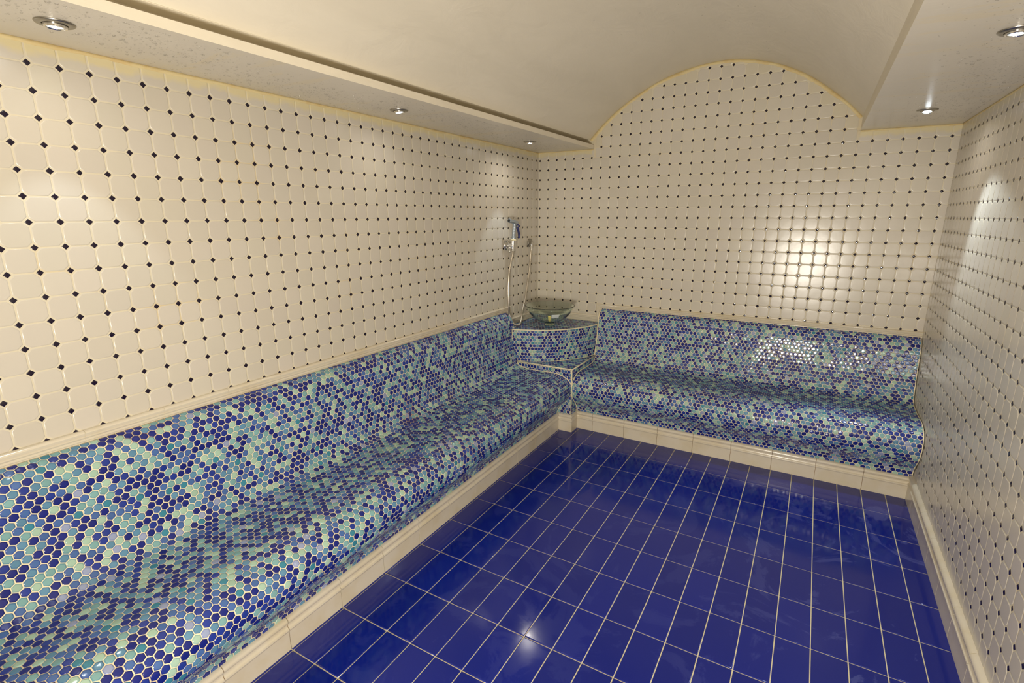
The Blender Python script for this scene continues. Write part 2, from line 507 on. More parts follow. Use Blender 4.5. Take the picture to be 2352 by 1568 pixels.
# yellowed sealant bead where the tiles meet the soffits and the vault (ragged strips of real thickness)
def ragged(name, path, nrm, side, w0, th=0.045, seed=1):
    r = random.Random(seed); v = []; f = []
    pts = []
    for a, b in zip(path[:-1], path[1:]):
        a = Vector(a); b = Vector(b); n = max(1, int((b - a).length / 0.22))
        for k in range(n): pts.append(a.lerp(b, k / n))
    pts.append(Vector(path[-1]))
    nr = Vector(nrm)
    ww = w0
    for i, p in enumerate(pts):
        d = (pts[min(i + 1, len(pts) - 1)] - pts[max(i - 1, 0)]).normalized()
        s = Vector(side) if side else d.cross(nr).normalized()
        ww = ww * 0.8 + 0.2 * w0 * r.uniform(0.4, 1.7)
        v += [tuple(p + nr * 0.002), tuple(p + nr * th), tuple(p + s * ww * 0.8 + nr * (th * .9)), tuple(p + s * ww + nr * 0.002)]
        if i:
            b_ = 4 * i
            for k in range(3): f.append((b_ - 4 + k, b_ + k, b_ + k + 1, b_ - 3 + k))
    o = raw(name, v, f, M_CAULK, None, True)
    return struct(o)
ragged('trim_1', [(0, YR, HS), (0, 0, HS)], (1, 0, 0), (0, 0, -1), 0.16, seed=3)
apx = [(x, 0, z) for x, z in arch_f]
ragged('trim_2', [(0, 0, HS), (6.40, 0, HS), (6.40, 0, 28.28)] + [], (0, -1, 0), (0, 0, -1), 0.13, seed=4)
ragged('trim_3', apx, (0, -1, 0), None, 0.26, seed=5)
ragged('trim_4', [(29.32, 0, HS), (W, 0, HS)], (0, -1, 0), (0, 0, -1), 0.13, seed=6)
ragged('trim_5', [(W, 0, HS), (W, YR, HS)], (-1, 0, 0), (0, 0, -1), 0.12, seed=8)

# ------------------------------------------------------------ floor
TF = Tiles()
TF.sheet([-0.5, W + .5], [YR - 25, 0], -0.03, 1)
FL_RINGS = [(0.0, -0.03), (0.010, -0.006), (0.020, 0.0), (0.04, 0.0)]
NAVY = np.array(lin(12, 29, 122)[:3])
gx0, gy0 = 21.37 - 1.602 * 10, -13.27 + 3.24 * 3
for i in range(-1, 20):
    for j in range(0, 26):
        x0 = gx0 + 1.602 * i; y1 = gy0 - 3.24 * j
        p = clip([(x0 + .024, y1 - 3.24 + .024), (x0 + 1.602 - .024, y1 - 3.24 + .024), (x0 + 1.602 - .024, y1 - .024), (x0 + .024, y1 - .024)],
                 rect_planes(6.3, W - .16, YR - 25, -6.4))
        if len(p) < 3: continue
        k = rng.uniform(0.9, 1.1)
        TF.add(p, FL_RINGS, 0, tuple(NAVY * k), None, (rng.gauss(0, .0006), rng.gauss(0, .0006)))
struct(TF.build('floor', lambda u, v, h: np.stack([u, v, h], 1), [M_FLOOR, M_FGROUT]))

# ------------------------------------------------------------ moulded ceramic trims (mitred sweeps, one object per run)
def sweep(name, path, prof_, place, piece, first, mats, gapw=0.022, parent=None, jmat=1, phase=0.0):
    """path: 2-D polyline (a,b); the moulding lies on its right-hand side.
    prof_: list of (s, t): s = distance to the right of the path, t = height off the plane; place(a,b,t)->xyz"""
    P = [Vector(p) for p in path]
    segd = [(P[i + 1] - P[i]).normalized() for i in range(len(P) - 1)]
    right = [Vector((d.y, -d.x)) for d in segd]
    v = []; f = []; mi = []
    def miter(i):
        if i == 0: return right[0]
        if i == len(P) - 1: return right[-1]
        m = (right[i - 1] + right[i]).normalized()
        return m / max(0.2, m.dot(right[i]))
    for i in range(len(segd)):
        L = (P[i + 1] - P[i]).length
        cuts = [0.0]
        x = phase if i == 0 else piece
        x = x % piece
        if x < 0.3: x += piece
        while x < L - 0.25: cuts.append(x); x += piece
        cuts.append(L)
        m0, m1 = miter(i), miter(i + 1)
        def pt(x, s, t):
            off0 = (m0 - right[i] * 1.0); off1 = (m1 - right[i] * 1.0)
            e0 = off0.dot(segd[i]) * s; e1 = off1.dot(segd[i]) * s      # along-run shift at the mitres
            xx = x
            if x <= 0: xx = e0
            if x >= L: xx = L + e1
            q = P[i] + segd[i] * xx + right[i] * s
            return place(q.x, q.y, t)
        n = len(prof_)
        for a, b in zip(cuts[:-1], cuts[1:]):
            a2 = a + (gapw / 2 if a > 0 else 0); b2 = b - (gapw / 2 if b < L else 0)
            base = len(v)
            for xx in (a2, b2):
                for s, t in prof_: v.append(pt(xx, s, t))
            for k in range(n - 1): f.append((base + k, base + k + 1, base + n + k + 1, base + n + k)); mi.append(0)
            f.append(tuple(base + k for k in range(n))); mi.append(0)
            f.append(tuple(base + n + k for k in range(n))[::-1]); mi.append(0)
        base = len(v)
        for xx in (0, L):
            for s, t in prof_: v.append(pt(xx, 0.5 * (prof_[0][0] + prof_[-1][0]) + (s - 0.5 * (prof_[0][0] + prof_[-1][0])) * .97, t * 0.90))
        for k in range(n - 1): f.append((base + k, base + k + 1, base + n + k + 1, base + n + k)); mi.append(jmat)
    o = raw(name, v, f, mats, parent, False, mi)
    bmn = bmesh.new(); bmn.from_mesh(o.data); bmesh.ops.recalc_face_normals(bmn, faces=bmn.faces); bmn.to_mesh(o.data); bmn.free()
    o.data.polygons.foreach_set('use_smooth', [True] * len(o.data.polygons))
    o.data.set_sharp_from_angle(angle=R(40))
    return o
def fine(pts, n=4):
    out = []
    for k in range(len(pts) - 1):
        p0 = pts[max(k - 1, 0)]; p1 = pts[k]; p2 = pts[k + 1]; p3 = pts[min(k + 2, len(pts) - 1)]
        for s_ in range(n):
            t_ = s_ / n
            out.append(tuple(0.5 * ((2 * p1[d]) + (-p0[d] + p2[d]) * t_ + (2 * p0[d] - 5 * p1[d] + 4 * p2[d] - p3[d]) * t_ ** 2 + (-p0[d] + 3 * p1[d] - 3 * p2[d] + p3[d]) * t_ ** 3) for d in (0, 1)))
    out.append(pts[-1])
    return out
CAP = [(-0.02, 0.0), (-0.02, 0.10), (0.02, 0.20), (0.09, 0.245), (0.17, 0.22), (0.14, 0.17), (0.22, 0.15), (0.25, 0.17), (0.29, 0.185), (0.33, 0.165), (0.35, 0.13),
       (0.37, 0.12), (0.40, 0.14), (0.44, 0.145), (0.48, 0.12), (0.50, 0.09), (0.54, 0.09), (0.60, 0.08), (0.63, 0.0)]
yb = -6.42
o = sweep('trim_6', [(YR, BENCH_T + .1), (yb, BENCH_T + .1), (yb, LOW_T), (-0.02, LOW_T)], CAP, lambda a, b, t: (t, a, b), 3.23, 0, [M_TRIM, M_WGROUT], phase=0.6)
struct(o)
o = sweep('trim_7', [(0.02, LOW_T), (7.38, LOW_T), (7.38, BENCH_T), (W, BENCH_T)], CAP, lambda a, b, t: (a, -t, b), 3.23, 0, [M_TRIM, M_WGROUT], phase=2.0)
struct(o)
# base mouldings: profile (t outwards, h)
BASE = [(0.27, 0.0), (0.265, 0.5), (0.26, 1.02), (0.265, 1.06), (0.30, 1.10), (0.31, 1.15), (0.295, 1.20), (0.23, 1.24), (0.20, 1.30), (0.19, 1.38), (0.205, 1.45),
        (0.25, 1.49), (0.285, 1.55), (0.29, 1.62), (0.27, 1.69), (0.21, 1.75), (0.12, 1.79), (0.0, 1.80), (0.0, 0.0)]
def basesweep(name, path, phase, mats, hs=1.0):
    P = [Vector(p) for p in path]
    n = len(BASE)
    segd = [(P[i + 1] - P[i]).normalized() for i in range(len(P) - 1)]
    right = [Vector((d.y, -d.x)) for d in segd]
    v = []; f = []; mi = []; r = random.Random(len(name))
    for i in range(len(segd)):
        L = (P[i + 1] - P[i]).length
        def sh(t, end):
            if end == 0 and i > 0: m = (right[i - 1] + right[i]).normalized(); m = m / m.dot(right[i]); return m.dot(segd[i]) * t
            if end == 1 and i < len(segd) - 1: m = (right[i] + right[i + 1]).normalized(); m = m / m.dot(right[i]); return m.dot(segd[i]) * t
            return 0
        cuts = [0.0]; x = phase
        while x < L - 0.2: 
            if x > 0.2: cuts.append(x)
            x += 3.24
        cuts.append(L)
        for a, b in zip(cuts[:-1], cuts[1:]):
            base = len(v)
            for xx, en in ((a, 0), (b, 1)):
                ja = r.uniform(-.012, .012)
                for k, (t, h) in enumerate(BASE):
                    q = xx
                    if xx <= 0: q = sh(t, 0)
                    elif xx >= L: q = L + sh(t, 1)
                    else: q = xx + (0.016 if en == 0 else -0.016) + 0.012 * math.sin(h * 6 + xx)
                    p = P[i] + segd[i] * q + right[i] * t
                    v.append((p.x, p.y, h * hs))
            for k in range(n - 1): f.append((base + k, base + k + 1, base + n + k + 1, base + n + k)); mi.append(0)
            f.append(tuple(base + k for k in range(n))); mi.append(0)
            f.append(tuple(base + n + k for k in range(n))[::-1]); mi.append(0)
        base = len(v)
        for xx, en in ((0, 0), (L, 1)):
            for t, h in BASE:
                t2 = t * .86
                q = sh(t2, 0) if en == 0 else L + sh(t2, 1)
                p = P[i] + segd[i] * q + right[i] * t2
                v.append((p.x, p.y, h * hs * .99))
        for k in range(n - 1): f.append((base + k, base + k + 1, base + n + k + 1, base + n + k)); mi.append(1)
    o = raw(name, v, f, mats, None, False, mi)
    bmn = bmesh.new(); bmn.from_mesh(o.data); bmesh.ops.recalc_face_normals(bmn, faces=bmn.faces); bmn.to_mesh(o.data); bmn.free()
    o.data.polygons.foreach_set('use_smooth', [True] * len(o.data.polygons))
    o.data.set_sharp_from_angle(angle=R(35))
    return struct(o)
basesweep('baseboard_left', [(6.57, YR), (6.57, -8.02)], (-19.75 - YR) % 3.24, [M_TRIM, M_JOINT])
basesweep('trim_8', [(6.60, -7.93), (7.99, -7.93), (7.99, -6.6)], 9, [M_TRIM, M_WGROUT])
basesweep('baseboard_back', [(8.03, -6.58), (W - .02, -6.58)], 1.9, [M_TRIM, M_JOINT])
basesweep('baseboard_right', [(W, -6.60), (W, YR)], 2.4, [M_TRIM, M_WGROUT], 1.08)

# ------------------------------------------------------------ hexagon mosaic
HP = 0.345; HR = HP * math.sqrt(3) / 2
HEX_RINGS = [(0.0, 0.0), (0.007, 0.014), (0.020, 0.0215), (0.048, 0.0235)]
PAL = [((22, 34, 118), (19, 28, 104), 0.31), ((36, 56, 140), (28, 44, 126), 0.14), ((70, 102, 158), (52, 80, 148), 0.16), ((92, 136, 164), (70, 114, 154), 0.14),
       ((122, 164, 164), (96, 144, 158), 0.13), ((160, 188, 168), (140, 174, 166), 0.08), ((146, 156, 186), (120, 132, 178), 0.02), ((58, 128, 148), (46, 110, 142), 0.02)]
PALW = [p[2] for p in PAL]
def hexcolor():
    a, b, _ = rng.choices(PAL, PALW)[0]
    k = rng.uniform(0.9, 1.1)
    return tuple(np.array(lin(*a)[:3]) * k), tuple(np.array(lin(*b)[:3]) * k)
def hexes(T, u0, u1, v0, v1, planes, vsel=None, uoff=0.0, voff=0.0, mi=0):
    r = (HP / 2 - 0.0175) / math.cos(R(30))
    nv = int((v1 - v0) / HR) + 3; nu = int((u1 - u0) / HP) + 3
    for j in range(-1, nv):
        cv_ = v0 + voff + j * HR
        for i in range(-1, nu):
            cu = u0 + uoff + (i + 0.5 * (j % 2)) * HP
            ca, cb = hexcolor()
            tl = (rng.gauss(0, .022), rng.gauss(0, .022)); jj = (rng.gauss(0, .004), rng.gauss(0, .004))
            if vsel and not (vsel[0] <= cv_ < vsel[1]): continue
            if cu < u0 - HP or cu > u1 + HP or cv_ < v0 - HP or cv_ > v1 + HP: continue
            p = [(cu + jj[0] + r * math.sin(R(60 * k)), cv_ + jj[1] + r * math.cos(R(60 * k))) for k in range(6)]
            p = clip(p, planes)
            if len(p) < 3: continue
            T.add(p, HEX_RINGS, mi, ca, cb, tl)
# bench section: (distance from wall, height), measured where the back bench meets the right wall
PROF = fine([(0.10, 11.30), (0.30, 11.24), (0.62, 11.05), (0.90, 10.72), (1.06, 10.25), (1.14, 9.6), (1.26, 8.7), (1.42, 7.9), (1.60, 7.2), (1.76, 6.65), (1.98, 6.22), (2.36, 5.98),
             (3.0, 5.86), (3.9, 5.82), (4.9, 5.84), (5.8, 5.86), (6.5, 5.81), (7.1, 5.66), (7.6, 5.40), (7.93, 5.04), (8.06, 4.60), (8.04, 4.12), (7.86, 3.64), (7.55, 3.22),
             (7.15, 2.82), (6.83, 2.44), (6.66, 2.08), (6.60, 1.72)], 6)
PA = np.array(PROF); dS = np.r_[0, np.cumsum(np.hypot(*np.diff(PA, axis=0).T))]
TG = np.gradient(PA, dS, axis=0); TG /= np.linalg.norm(TG, axis=1)[:, None]
NR = np.stack([-TG[:, 1], TG[:, 0]], 1)      # outward (towards the room / up)
VL = dS[-1]
def s_at(h=None, d=None, lo_=0, hi_=None):
    hi_ = hi_ or VL
    m = (dS >= lo_) & (dS <= hi_)
    if h is not None: return dS[m][np.argmin(abs(PA[m, 1] - h))]
    return dS[m][np.argmin(abs(PA[m, 0] - d))]
S_CREASE = s_at(d=2.15, lo_=4.5, hi_=9); S_NOSE = s_at(d=8.06, lo_=10)
def prof_at(v):
    d = np.interp(v, dS, PA[:, 0]); h = np.interp(v, dS, PA[:, 1])
    nx = np.interp(v, dS, NR[:, 0]); nz_ = np.interp(v, dS, NR[:, 1])
    l = np.hypot(nx, nz_)
    return d, h, nx / l, nz_ / l
def wob(u, v):
    return 0.030 * np.sin(u * .55 + 1.3 * np.sin(v * .5)) * np.sin(v * .8 + u * .21) + 0.018 * np.sin(u * 1.37 + v * .9)
def env(v): return np.clip((v - .3) / 1.5, 0, 1) * np.clip((VL - v) / 1.5, 0, 1)
def mapBL(u, v, hh):
    d, h, nx, nz_ = prof_at(v)
    t = hh + wob(u, v) * env(v)
    return np.stack([d + t * nx, u, h + t * nz_], 1)
def mapBB(u, v, hh):
    d, h, nx, nz_ = prof_at(v)
    lift = 0.26 * np.clip((u - 8) / 27.7, 0, 1) * np.clip((v - 3.5) / 2, 0, 1) * np.clip((VL - v) / 4, 0, 1)
    t = hh + wob(u + 40, v) * env(v)
    return np.stack([u, -(d + t * nx), h + t * nz_ + lift], 1)
def bench(mapf, u0, u1, useat0, useat1, label, loc, place):
    rt = root('tiled_bench', label, 'bench', loc)
    for nm, a, b, ua, ub in (('backrest', 0.0, S_CREASE, u0, u1), ('seat', S_CREASE, S_NOSE, useat0, useat1), ('front_apron', S_NOSE, VL, useat0, useat1)):
        T = Tiles()
        us = np.arange(ua, ub, 0.7).tolist() + [ub]
        T.sheet(us, np.linspace(a, b, max(8, int((b - a) / .15))).tolist(), 0.0, 1)
        # two staggered global lattices stay in register because v starts at 0 for every part
        T_rng = rng
        hexes(T, ua + .03, ub - .03, 0.12, VL - 0.02, rect_planes(ua + .05, ub - .05, 0.05, VL), vsel=(a if a > 0 else -9, b if b < VL else 99), uoff=((u0 - ua) % HP))
        ex = None
        if nm == 'seat':   # closed masonry core below the tiles
            loop = [(0.06, 0.02), (0.06, 10.9)] + [(max(.07, PA[k, 0] - .28 * NR[k, 0]), PA[k, 1] - .28 * NR[k, 1]) for k in range(6, len(PA) - 14, 5)] + [(6.30, 1.9), (6.30, 0.02)]
            ev = []; n = len(loop)
            for uu in (useat0 + .02, useat1 - .02):
                for d, h in loop: ev.append(place(uu, d, h))
            ef = [tuple(range(n)), tuple(range(n, 2 * n))[::-1]] + [(i, (i + 1) % n, n + (i + 1) % n, n + i) for i in range(n)]
            ex = (ev, ef, 1)
        T.build(nm, mapf, [M_HEX, M_BGROUT], rt, ex, loc)
    return rt
PX, PY = 8.08, -8.03          # outer corner of the corner pillar
bench(mapBL, YR + .06, -7.36, YR + .06, PY - 0.03, 'long curved bench in blue and green hexagon mosaic, running along the left wall', (3.5, -34, 0),
      lambda u, d, h: (d, u, h))
bench(mapBB, 7.98, W - .06, PX + 0.03, W - .06, 'shorter curved bench in blue and green hexagon mosaic, under the arched back wall', (22, -3.5, 0),
      lambda u, d, h: (u, -d, h))

# ------------------------------------------------------------ corner stand: pillar step and quarter-round basin stand
cs = root('corner_basin_stand', 'quarter-round blue mosaic basin stand on a square step, in the corner between the two benches', 'basin stand', (4, -4, 0))
OFS = (4, -4, 0)
STEP_H = 6.45; TOP_H = 9.76; DR = 8.0
def bead(name, pts, rad, m, parent, off=OFS, sides=8):
    v = []; f = []
    P = [Vector(p) for p in pts]
    up = Vector((0.123, 0.21, 1)).normalized()
    for i, p in enumerate(P):
        d = (P[min(i + 1, len(P) - 1)] - P[max(i - 1, 0)]).normalized()
        a = d.cross(up); a = a.normalized() if a.length > 1e-4 else Vector((1, 0, 0)); b = d.cross(a)
        for k in range(sides):
            t = 2 * math.pi * k / sides
            v.append(tuple(p + a * rad * math.cos(t) + b * rad * math.sin(t)))
        if i:
            for k in range(sides):
                f.append(((i - 1) * sides + k, (i - 1) * sides + (k + 1) % sides, i * sides + (k + 1) % sides, i * sides + k))
    f.append(tuple(range(sides))[::-1]); f.append(tuple(range((len(P) - 1) * sides, len(P) * sides)))
    return raw(name, v, f, m, parent, True, off=off)
# step: solid core + mosaic on its top and two exposed faces
sv = []; sf = []
quadbox(sv, sf, 0.05, PX - .01, PY + .01, -0.05, 0.0, STEP_H - .01)
T = Tiles(); T.sheet([0.3, PX], [PY, -0.3], STEP_H, 1)
hexes(T, 0.4, PX, PY, -0.4, rect_planes(1.2, PX - .07, PY + .07, -1.0), uoff=.1, voff=.12)
mT = lambda u, v, h: np.stack([u, v, np.where(h > 5, h, STEP_H + h)], 1)
T.v = [(a, b, (0.0 if c > 5 else c)) for a, b, c in T.v]
T.build('step_top', lambda u, v, h: np.stack([u, v, STEP_H + h], 1), [M_HEX, M_BGROUT], cs, (sv, sf, 1), OFS)
T = Tiles(); T.sheet([1.0, PX], [0, STEP_H], 0.0, 1)
hexes(T, 1.0, PX, 1.6, STEP_H, rect_planes(1.2, PX - .06, 1.72, STEP_H - .07), uoff=.05, voff=.1)
T.build('step_front', lambda u, v, h: np.stack([u, PY - h, v], 1), [M_HEX, M_BGROUT], cs, None, OFS)
T = Tiles(); T.sheet([PY, -1.0], [0, STEP_H], 0.0, 1)
hexes(T, PY, -1.0, 1.6, STEP_H, rect_planes(PY + .06, -1.2, 1.72, STEP_H - .07), uoff=.1, voff=.18)
T.build('step_side', lambda u, v, h: np.stack([PX + h, u, v], 1), [M_HEX, M_BGROUT], cs, None, OFS)
bead('step_edging', [(1.6, PY, STEP_H), (PX, PY, STEP_H), (PX, -1.9, STEP_H)], 0.07, M_BGROUT, cs)
bead('corner_edging', [(PX, PY, 1.75), (PX, PY, STEP_H)], 0.05, M_BGROUT, cs)
# quarter-round drum
a0 = math.asin(1.22 / DR); a1 = math.pi / 2 - math.asin(1.22 / DR)
arc = [(DR * math.sin(t), -DR * math.cos(t)) for t in np.linspace(a0, a1, 60)]
dl = [(0.06, -0.06), (0.06, -7.3), (1.1, -7.3)] + [(x * .995, y * .995) for x, y in arc] + [(7.9, -1.1), (7.9, -0.06)]
n = len(dl)
dv_ = [(x, y, STEP_H) for x, y in dl] + [(x, y, TOP_H - .01) for x, y in dl]
df_ = [tuple(range(n)), tuple(range(n, 2 * n))[::-1]] + [(i, (i + 1) % n, n + (i + 1) % n, n + i) for i in range(n)]
T = Tiles()
T.sheet(np.linspace(a0 * DR, a1 * DR, 50).tolist(), [STEP_H, TOP_H], 0.0, 1)
hexes(T, a0 * DR, a1 * DR, STEP_H, TOP_H, rect_planes(a0 * DR + .06, a1 * DR - .06, STEP_H + .06, TOP_H - .09), uoff=.1, voff=.17)
T.build('curved_front', lambda u, v, h: np.stack([(DR + h) * np.sin(u / DR), -(DR + h) * np.cos(u / DR), v], 1), [M_HEX, M_BGROUT], cs, (dv_, df_, 1), OFS)
T = Tiles()
qd = [(0.07, -0.07), (0.07, -7.3)] + [(x * .992, y * .992) for x, y in arc] + [(7.9, -.07)]
T.ngon([(x, y) for x, y in [(0.06, -0.06), (0.06, -7.35), (1.2, -7.35)] + arc + [(7.92, -1.2), (7.92, -.06)]], 0.0, 1)
hexes(T, 0, DR, -DR, 0, convex_planes(qd), uoff=.1, voff=.12)
T.build('counter_top', lambda u, v, h: np.stack([u, v, TOP_H + h * .7], 1), [M_HEX, M_BGROUT], cs, None, OFS)
bead('counter_edging', [(x, y, TOP_H - .02) for x, y in arc], 0.055, M_BGROUT, cs)
bead('drum_foot_joint', [(x * 1.003, y * 1.003, STEP_H + .02) for x, y in arc], 0.045, M_BGROUT, cs)
# joints where the benches run into the pillar
jl = [(d + .02, PY - .02, h + .02) for d, h in PROF[::2]]
i0 = next(i for i, p in enumerate(jl) if p[2] < 6.4)
bead('bench_joint', jl[i0:], 0.05, M_BGROUT, cs)
bead('bench_joint', [(PX + .02, -(d + .02), h + .02) for d, h in PROF[::2]][i0:], 0.05, M_BGROUT, cs)
bead('backrest_joint', [(d + .05, -7.42 - .28 * min(1, max(0, (9.8 - h) / 1.2)), h) for d, h in PROF[::2] if 5.9 < h < 9.9 and d < 3], 0.05, M_BGROUT, cs)
bead('backrest_joint', [(7.97, -(d + .02), h) for d, h in PROF[::2] if 6.4 < h < 11.1 and d < 2.2], 0.05, M_BGROUT, cs)

# ------------------------------------------------------------ lathe helper
def lathe(name, pts, m, parent=None, seg=48, off=(0, 0, 0), axis='Z', closed=False, smooth=True, sharp=None):
    v = []; f = []; n = len(pts)
    for k in range(seg):
        t = 2 * math.pi * k / seg
        for r, z in pts:
            x, y = r * math.cos(t), r * math.sin(t)
            if axis == 'Z': q = (x, y, z)
            elif axis == 'X': q = (z, x, y)
            v.append(tuple(np.array(q) + np.array(off)))
    for k in range(seg):
        k2 = (k + 1) % seg
        for i in range(n if closed else n - 1):
            i2 = (i + 1) % n
            f.append((k * n + i, k2 * n + i, k2 * n + i2, k * n + i2))
    o = raw(name, v, f, m, parent, smooth)
    bmn = bmesh.new(); bmn.from_mesh(o.data)
    bmesh.ops.remove_doubles(bmn, verts=bmn.verts, dist=1e-6)
    bmesh.ops.recalc_face_normals(bmn, faces=bmn.faces); bmn.to_mesh(o.data); bmn.free()
    if sharp: o.data.set_sharp_from_angle(angle=R(sharp))
    return o

# ------------------------------------------------------------ glass basin
bz = TOP_H + 0.33
gb = root('glass_basin', 'round green-tinted clear glass wash basin standing on the corner counter', 'basin', (3.72, -4.25, bz))
outer = [(0.0, 0.0), (0.55, 0.0), (0.85, 0.05), (1.25, 0.24), (1.7, 0.53), (2.05, 0.88), (2.33, 1.27), (2.53, 1.62), (2.61, 1.76), (2.65, 1.80)]
inner = [(2.61, 1.845), (2.53, 1.82), (2.42, 1.62), (2.22, 1.27), (1.94, 0.92), (1.6, 0.60), (1.18, 0.34), (0.82, 0.19), (0.5, 0.145), (0.0, 0.14)]
bowl = lathe('bowl', fine(outer, 4)[:-1] + fine([(2.65, 1.80), (2.655, 1.83), (2.61, 1.845)], 3)[:-1] + fine(inner, 4), M_GLASS, gb, 96)
lathe('mounting_ring', [(0.0, -0.29), (0.50, -0.29), (0.55, -0.24), (0.50, -0.12), (0.50, -0.01), (0.0, -0.01)], M_GLASS, gb, 40, sharp=40)
lathe('drain', [(0.0, 0.21), (0.22, 0.21), (0.30, 0.185), (0.32, 0.150), (0.0, 0.150)], M_CHROME, gb, 32)
def wrap_label(name, a0_, a1_, h0, h1, m, par):
    v = []; f = []; n = 8; k = 8
    op = fine(outer, 6); hs = [q[1] for q in op]; rs_ = [q[0] for q in op]
    for i in range(n + 1):
        a = a0_ + (a1_ - a0_) * i / n
        for j in range(k + 1):
            h = h0 + (h1 - h0) * j / k; r = np.interp(h, hs, rs_) + .012
            v.append((r * math.cos(a), r * math.sin(a), h))
    for i in range(n):
        for j in range(k): f.append((i * (k + 1) + j, (i + 1) * (k + 1) + j, (i + 1) * (k + 1) + j + 1, i * (k + 1) + j + 1))
    o = raw(name, v, f, m, par, True)
    sd = o.modifiers.new('thick', 'SOLIDIFY'); sd.thickness = 0.0006; sd.offset = 1
    return o
ac = math.atan2(-51.7 + 4.3, 27.2 - 3.78)
wrap_label('yellow_sticker', ac - 0.08, ac + 0.05, 0.36, 1.10, M_YLAB, bowl)['label'] = 'small yellow sticker on the front of the bowl'
wrap_label('white_sticker', ac + 0.08, ac + 0.46, 0.80, 1.22, M_WLAB, bowl)['label'] = 'crumpled white sticker beside the yellow one'

# ------------------------------------------------------------ hand shower, wall fittings, hose
def tube(name, pts, rads, m, parent, off=(0, 0, 0), sides=20, caps=True, up=(0.1, 0.2, 1)):
    v = []; f = []; P = [Vector(p) - Vector(off) for p in pts]
    if not isinstance(rads, (list, tuple)): rads = [rads] * len(P)
    prev = None
    for i, p in enumerate(P):
        d = (P[min(i + 1, len(P) - 1)] - P[max(i - 1, 0)]).normalized()
        a = (prev - d * prev.dot(d)).normalized() if prev is not None else d.cross(Vector(up)).normalized()
        prev = a; b = d.cross(a)
        for k in range(sides):
            t = 2 * math.pi * k / sides
            v.append(tuple(p + a * rads[i] * math.cos(t) + b * rads[i] * math.sin(t)))
        if i:
            for k in range(sides):
                f.append(((i - 1) * sides + k, (i - 1) * sides + (k + 1) % sides, i * sides + (k + 1) % sides, i * sides + k))
    if caps: f.append(tuple(range(sides))[::-1]); f.append(tuple(range((len(P) - 1) * sides, len(P) * sides)))
    o = raw(name, v, f, m, parent, True); o.data.set_sharp_from_angle(angle=R(40)); return o
FY = -7.02
hb = root('shower_valve', 'chrome wall valve holding the hand shower, on the left wall near the corner', 'valve', (0.06, FY, 18.15))
HB = (0.06, FY, 18.15)
lathe('flange', [(0.0, 0.0), (0.50, 0.0), (0.50, 0.05), (0.46, 0.13), (0.30, 0.20), (0.20, 0.24), (0.0, 0.24)], M_CHROME, hb, 40, axis='X', sharp=50)
tube('valve_body', [(0.26, FY, 18.15), (0.60, FY + .02, 18.15), (0.80, FY + .08, 18.10), (0.95, FY + .1, 18.02)], [0.20, 0.22, 0.25, 0.16], M_CHROME, hb, HB)
tube('shut_off_knob', [(0.45, FY - .02, 17.95), (0.55, FY - .12, 17.62), (0.60, FY - .2, 17.50)], [0.14, 0.17, 0.11], M_CHROME, hb, HB)
tube('holder_socket', [(0.82, FY + .08, 17.85), (0.82, FY + .10, 18.25), (0.82, FY + .13, 18.62)], [0.20, 0.23, 0.26], M_CHROME, hb, HB)
gun = root('hand_shower', 'grey metal trigger spray head with navy lever, upright in its wall holder', 'hand shower', (0.84, FY + .15, 18.62))
G0 = (0.84, FY + .15, 18.62)
tube('collar', [(0.84, FY + .13, 18.64), (0.84, FY + .15, 18.74), (0.84, FY + .16, 18.80)], [0.29, 0.29, 0.24], M_IVORY, gun, G0)
hp = [(0.84, FY + .16, 18.80), (0.84, FY + .18, 18.95), (0.84, FY + .17, 19.05)]
hr = [0.24, 0.26, 0.20]
for k in range(14):
    z = 19.10 + k * 0.085
    hp.append((0.84, FY + .18 + 0.18 * ((z - 19.1) / 1.2), z)); hr.append(0.175 + (0.022 if k % 3 == 1 else 0.0))
hp.append((0.84, FY + .40, 20.38)); hr.append(0.21)
tube('grip', hp, hr, M_ALU, gun, G0)
bar = tube('barrel', [(0.90, -7.84, 20.62), (0.90, -7.80, 20.61), (0.90, -7.45, 20.56), (0.88, -7.0, 20.50), (0.87, -6.55, 20.43), (0.86, -6.18, 20.36), (0.86, -6.10, 20.34)],
     [0.17, 0.215, 0.19, 0.175, 0.19, 0.20, 0.15], M_ALU, gun, G0)
tube('nozzle_face', [(0.90, -7.845, 20.62), (0.90, -7.87, 20.625)], [0.14, 0.13], M_DARKM, bar, G0)
lev = tube('lever', [(0.86, -6.12, 20.42), (0.88, -6.16, 20.20), (0.90, -6.22, 19.95), (0.92, -6.10, 19.70), (0.94, -5.98, 19.40), (0.95, -5.92, 19.10), (0.95, -5.93, 18.86)],
     [0.12, 0.17, 0.15, 0.12, 0.115, 0.12, 0.13], M_NAVY, gun, G0)
tube('lever_hook', [(0.88, -6.14, 20.10), (0.90, -5.94, 20.06), (0.91, -5.80, 20.10), (0.91, -5.76, 19.98)], [0.09, 0.085, 0.07, 0.04], M_NAVY, lev, G0, sides=12)
tube('flow_screw', [(0.86, -6.08, 20.36), (0.87, -5.92, 20.34), (0.87, -5.86, 20.33)], [0.07, 0.11, 0.08], M_BRASS, gun, G0, sides=14)
tube('pivot_pin', [(0.70, -6.42, 20.05), (1.08, -6.42, 20.05)], 0.06, M_CHROME, lev, G0, sides=12)
wo = root('wall_outlet', 'grey chrome round water outlet on the left wall, between the shower valve and the corner', 'water outlet', (0.06, -2.1, 18.2))
WO = (0.06, -2.1, 18.2)
lathe('flange', [(0.0, 0.0), (0.46, 0.0), (0.46, 0.06), (0.42, 0.12), (0.24, 0.17), (0.0, 0.17)], M_NICKEL, wo, 40, axis='X', sharp=50)
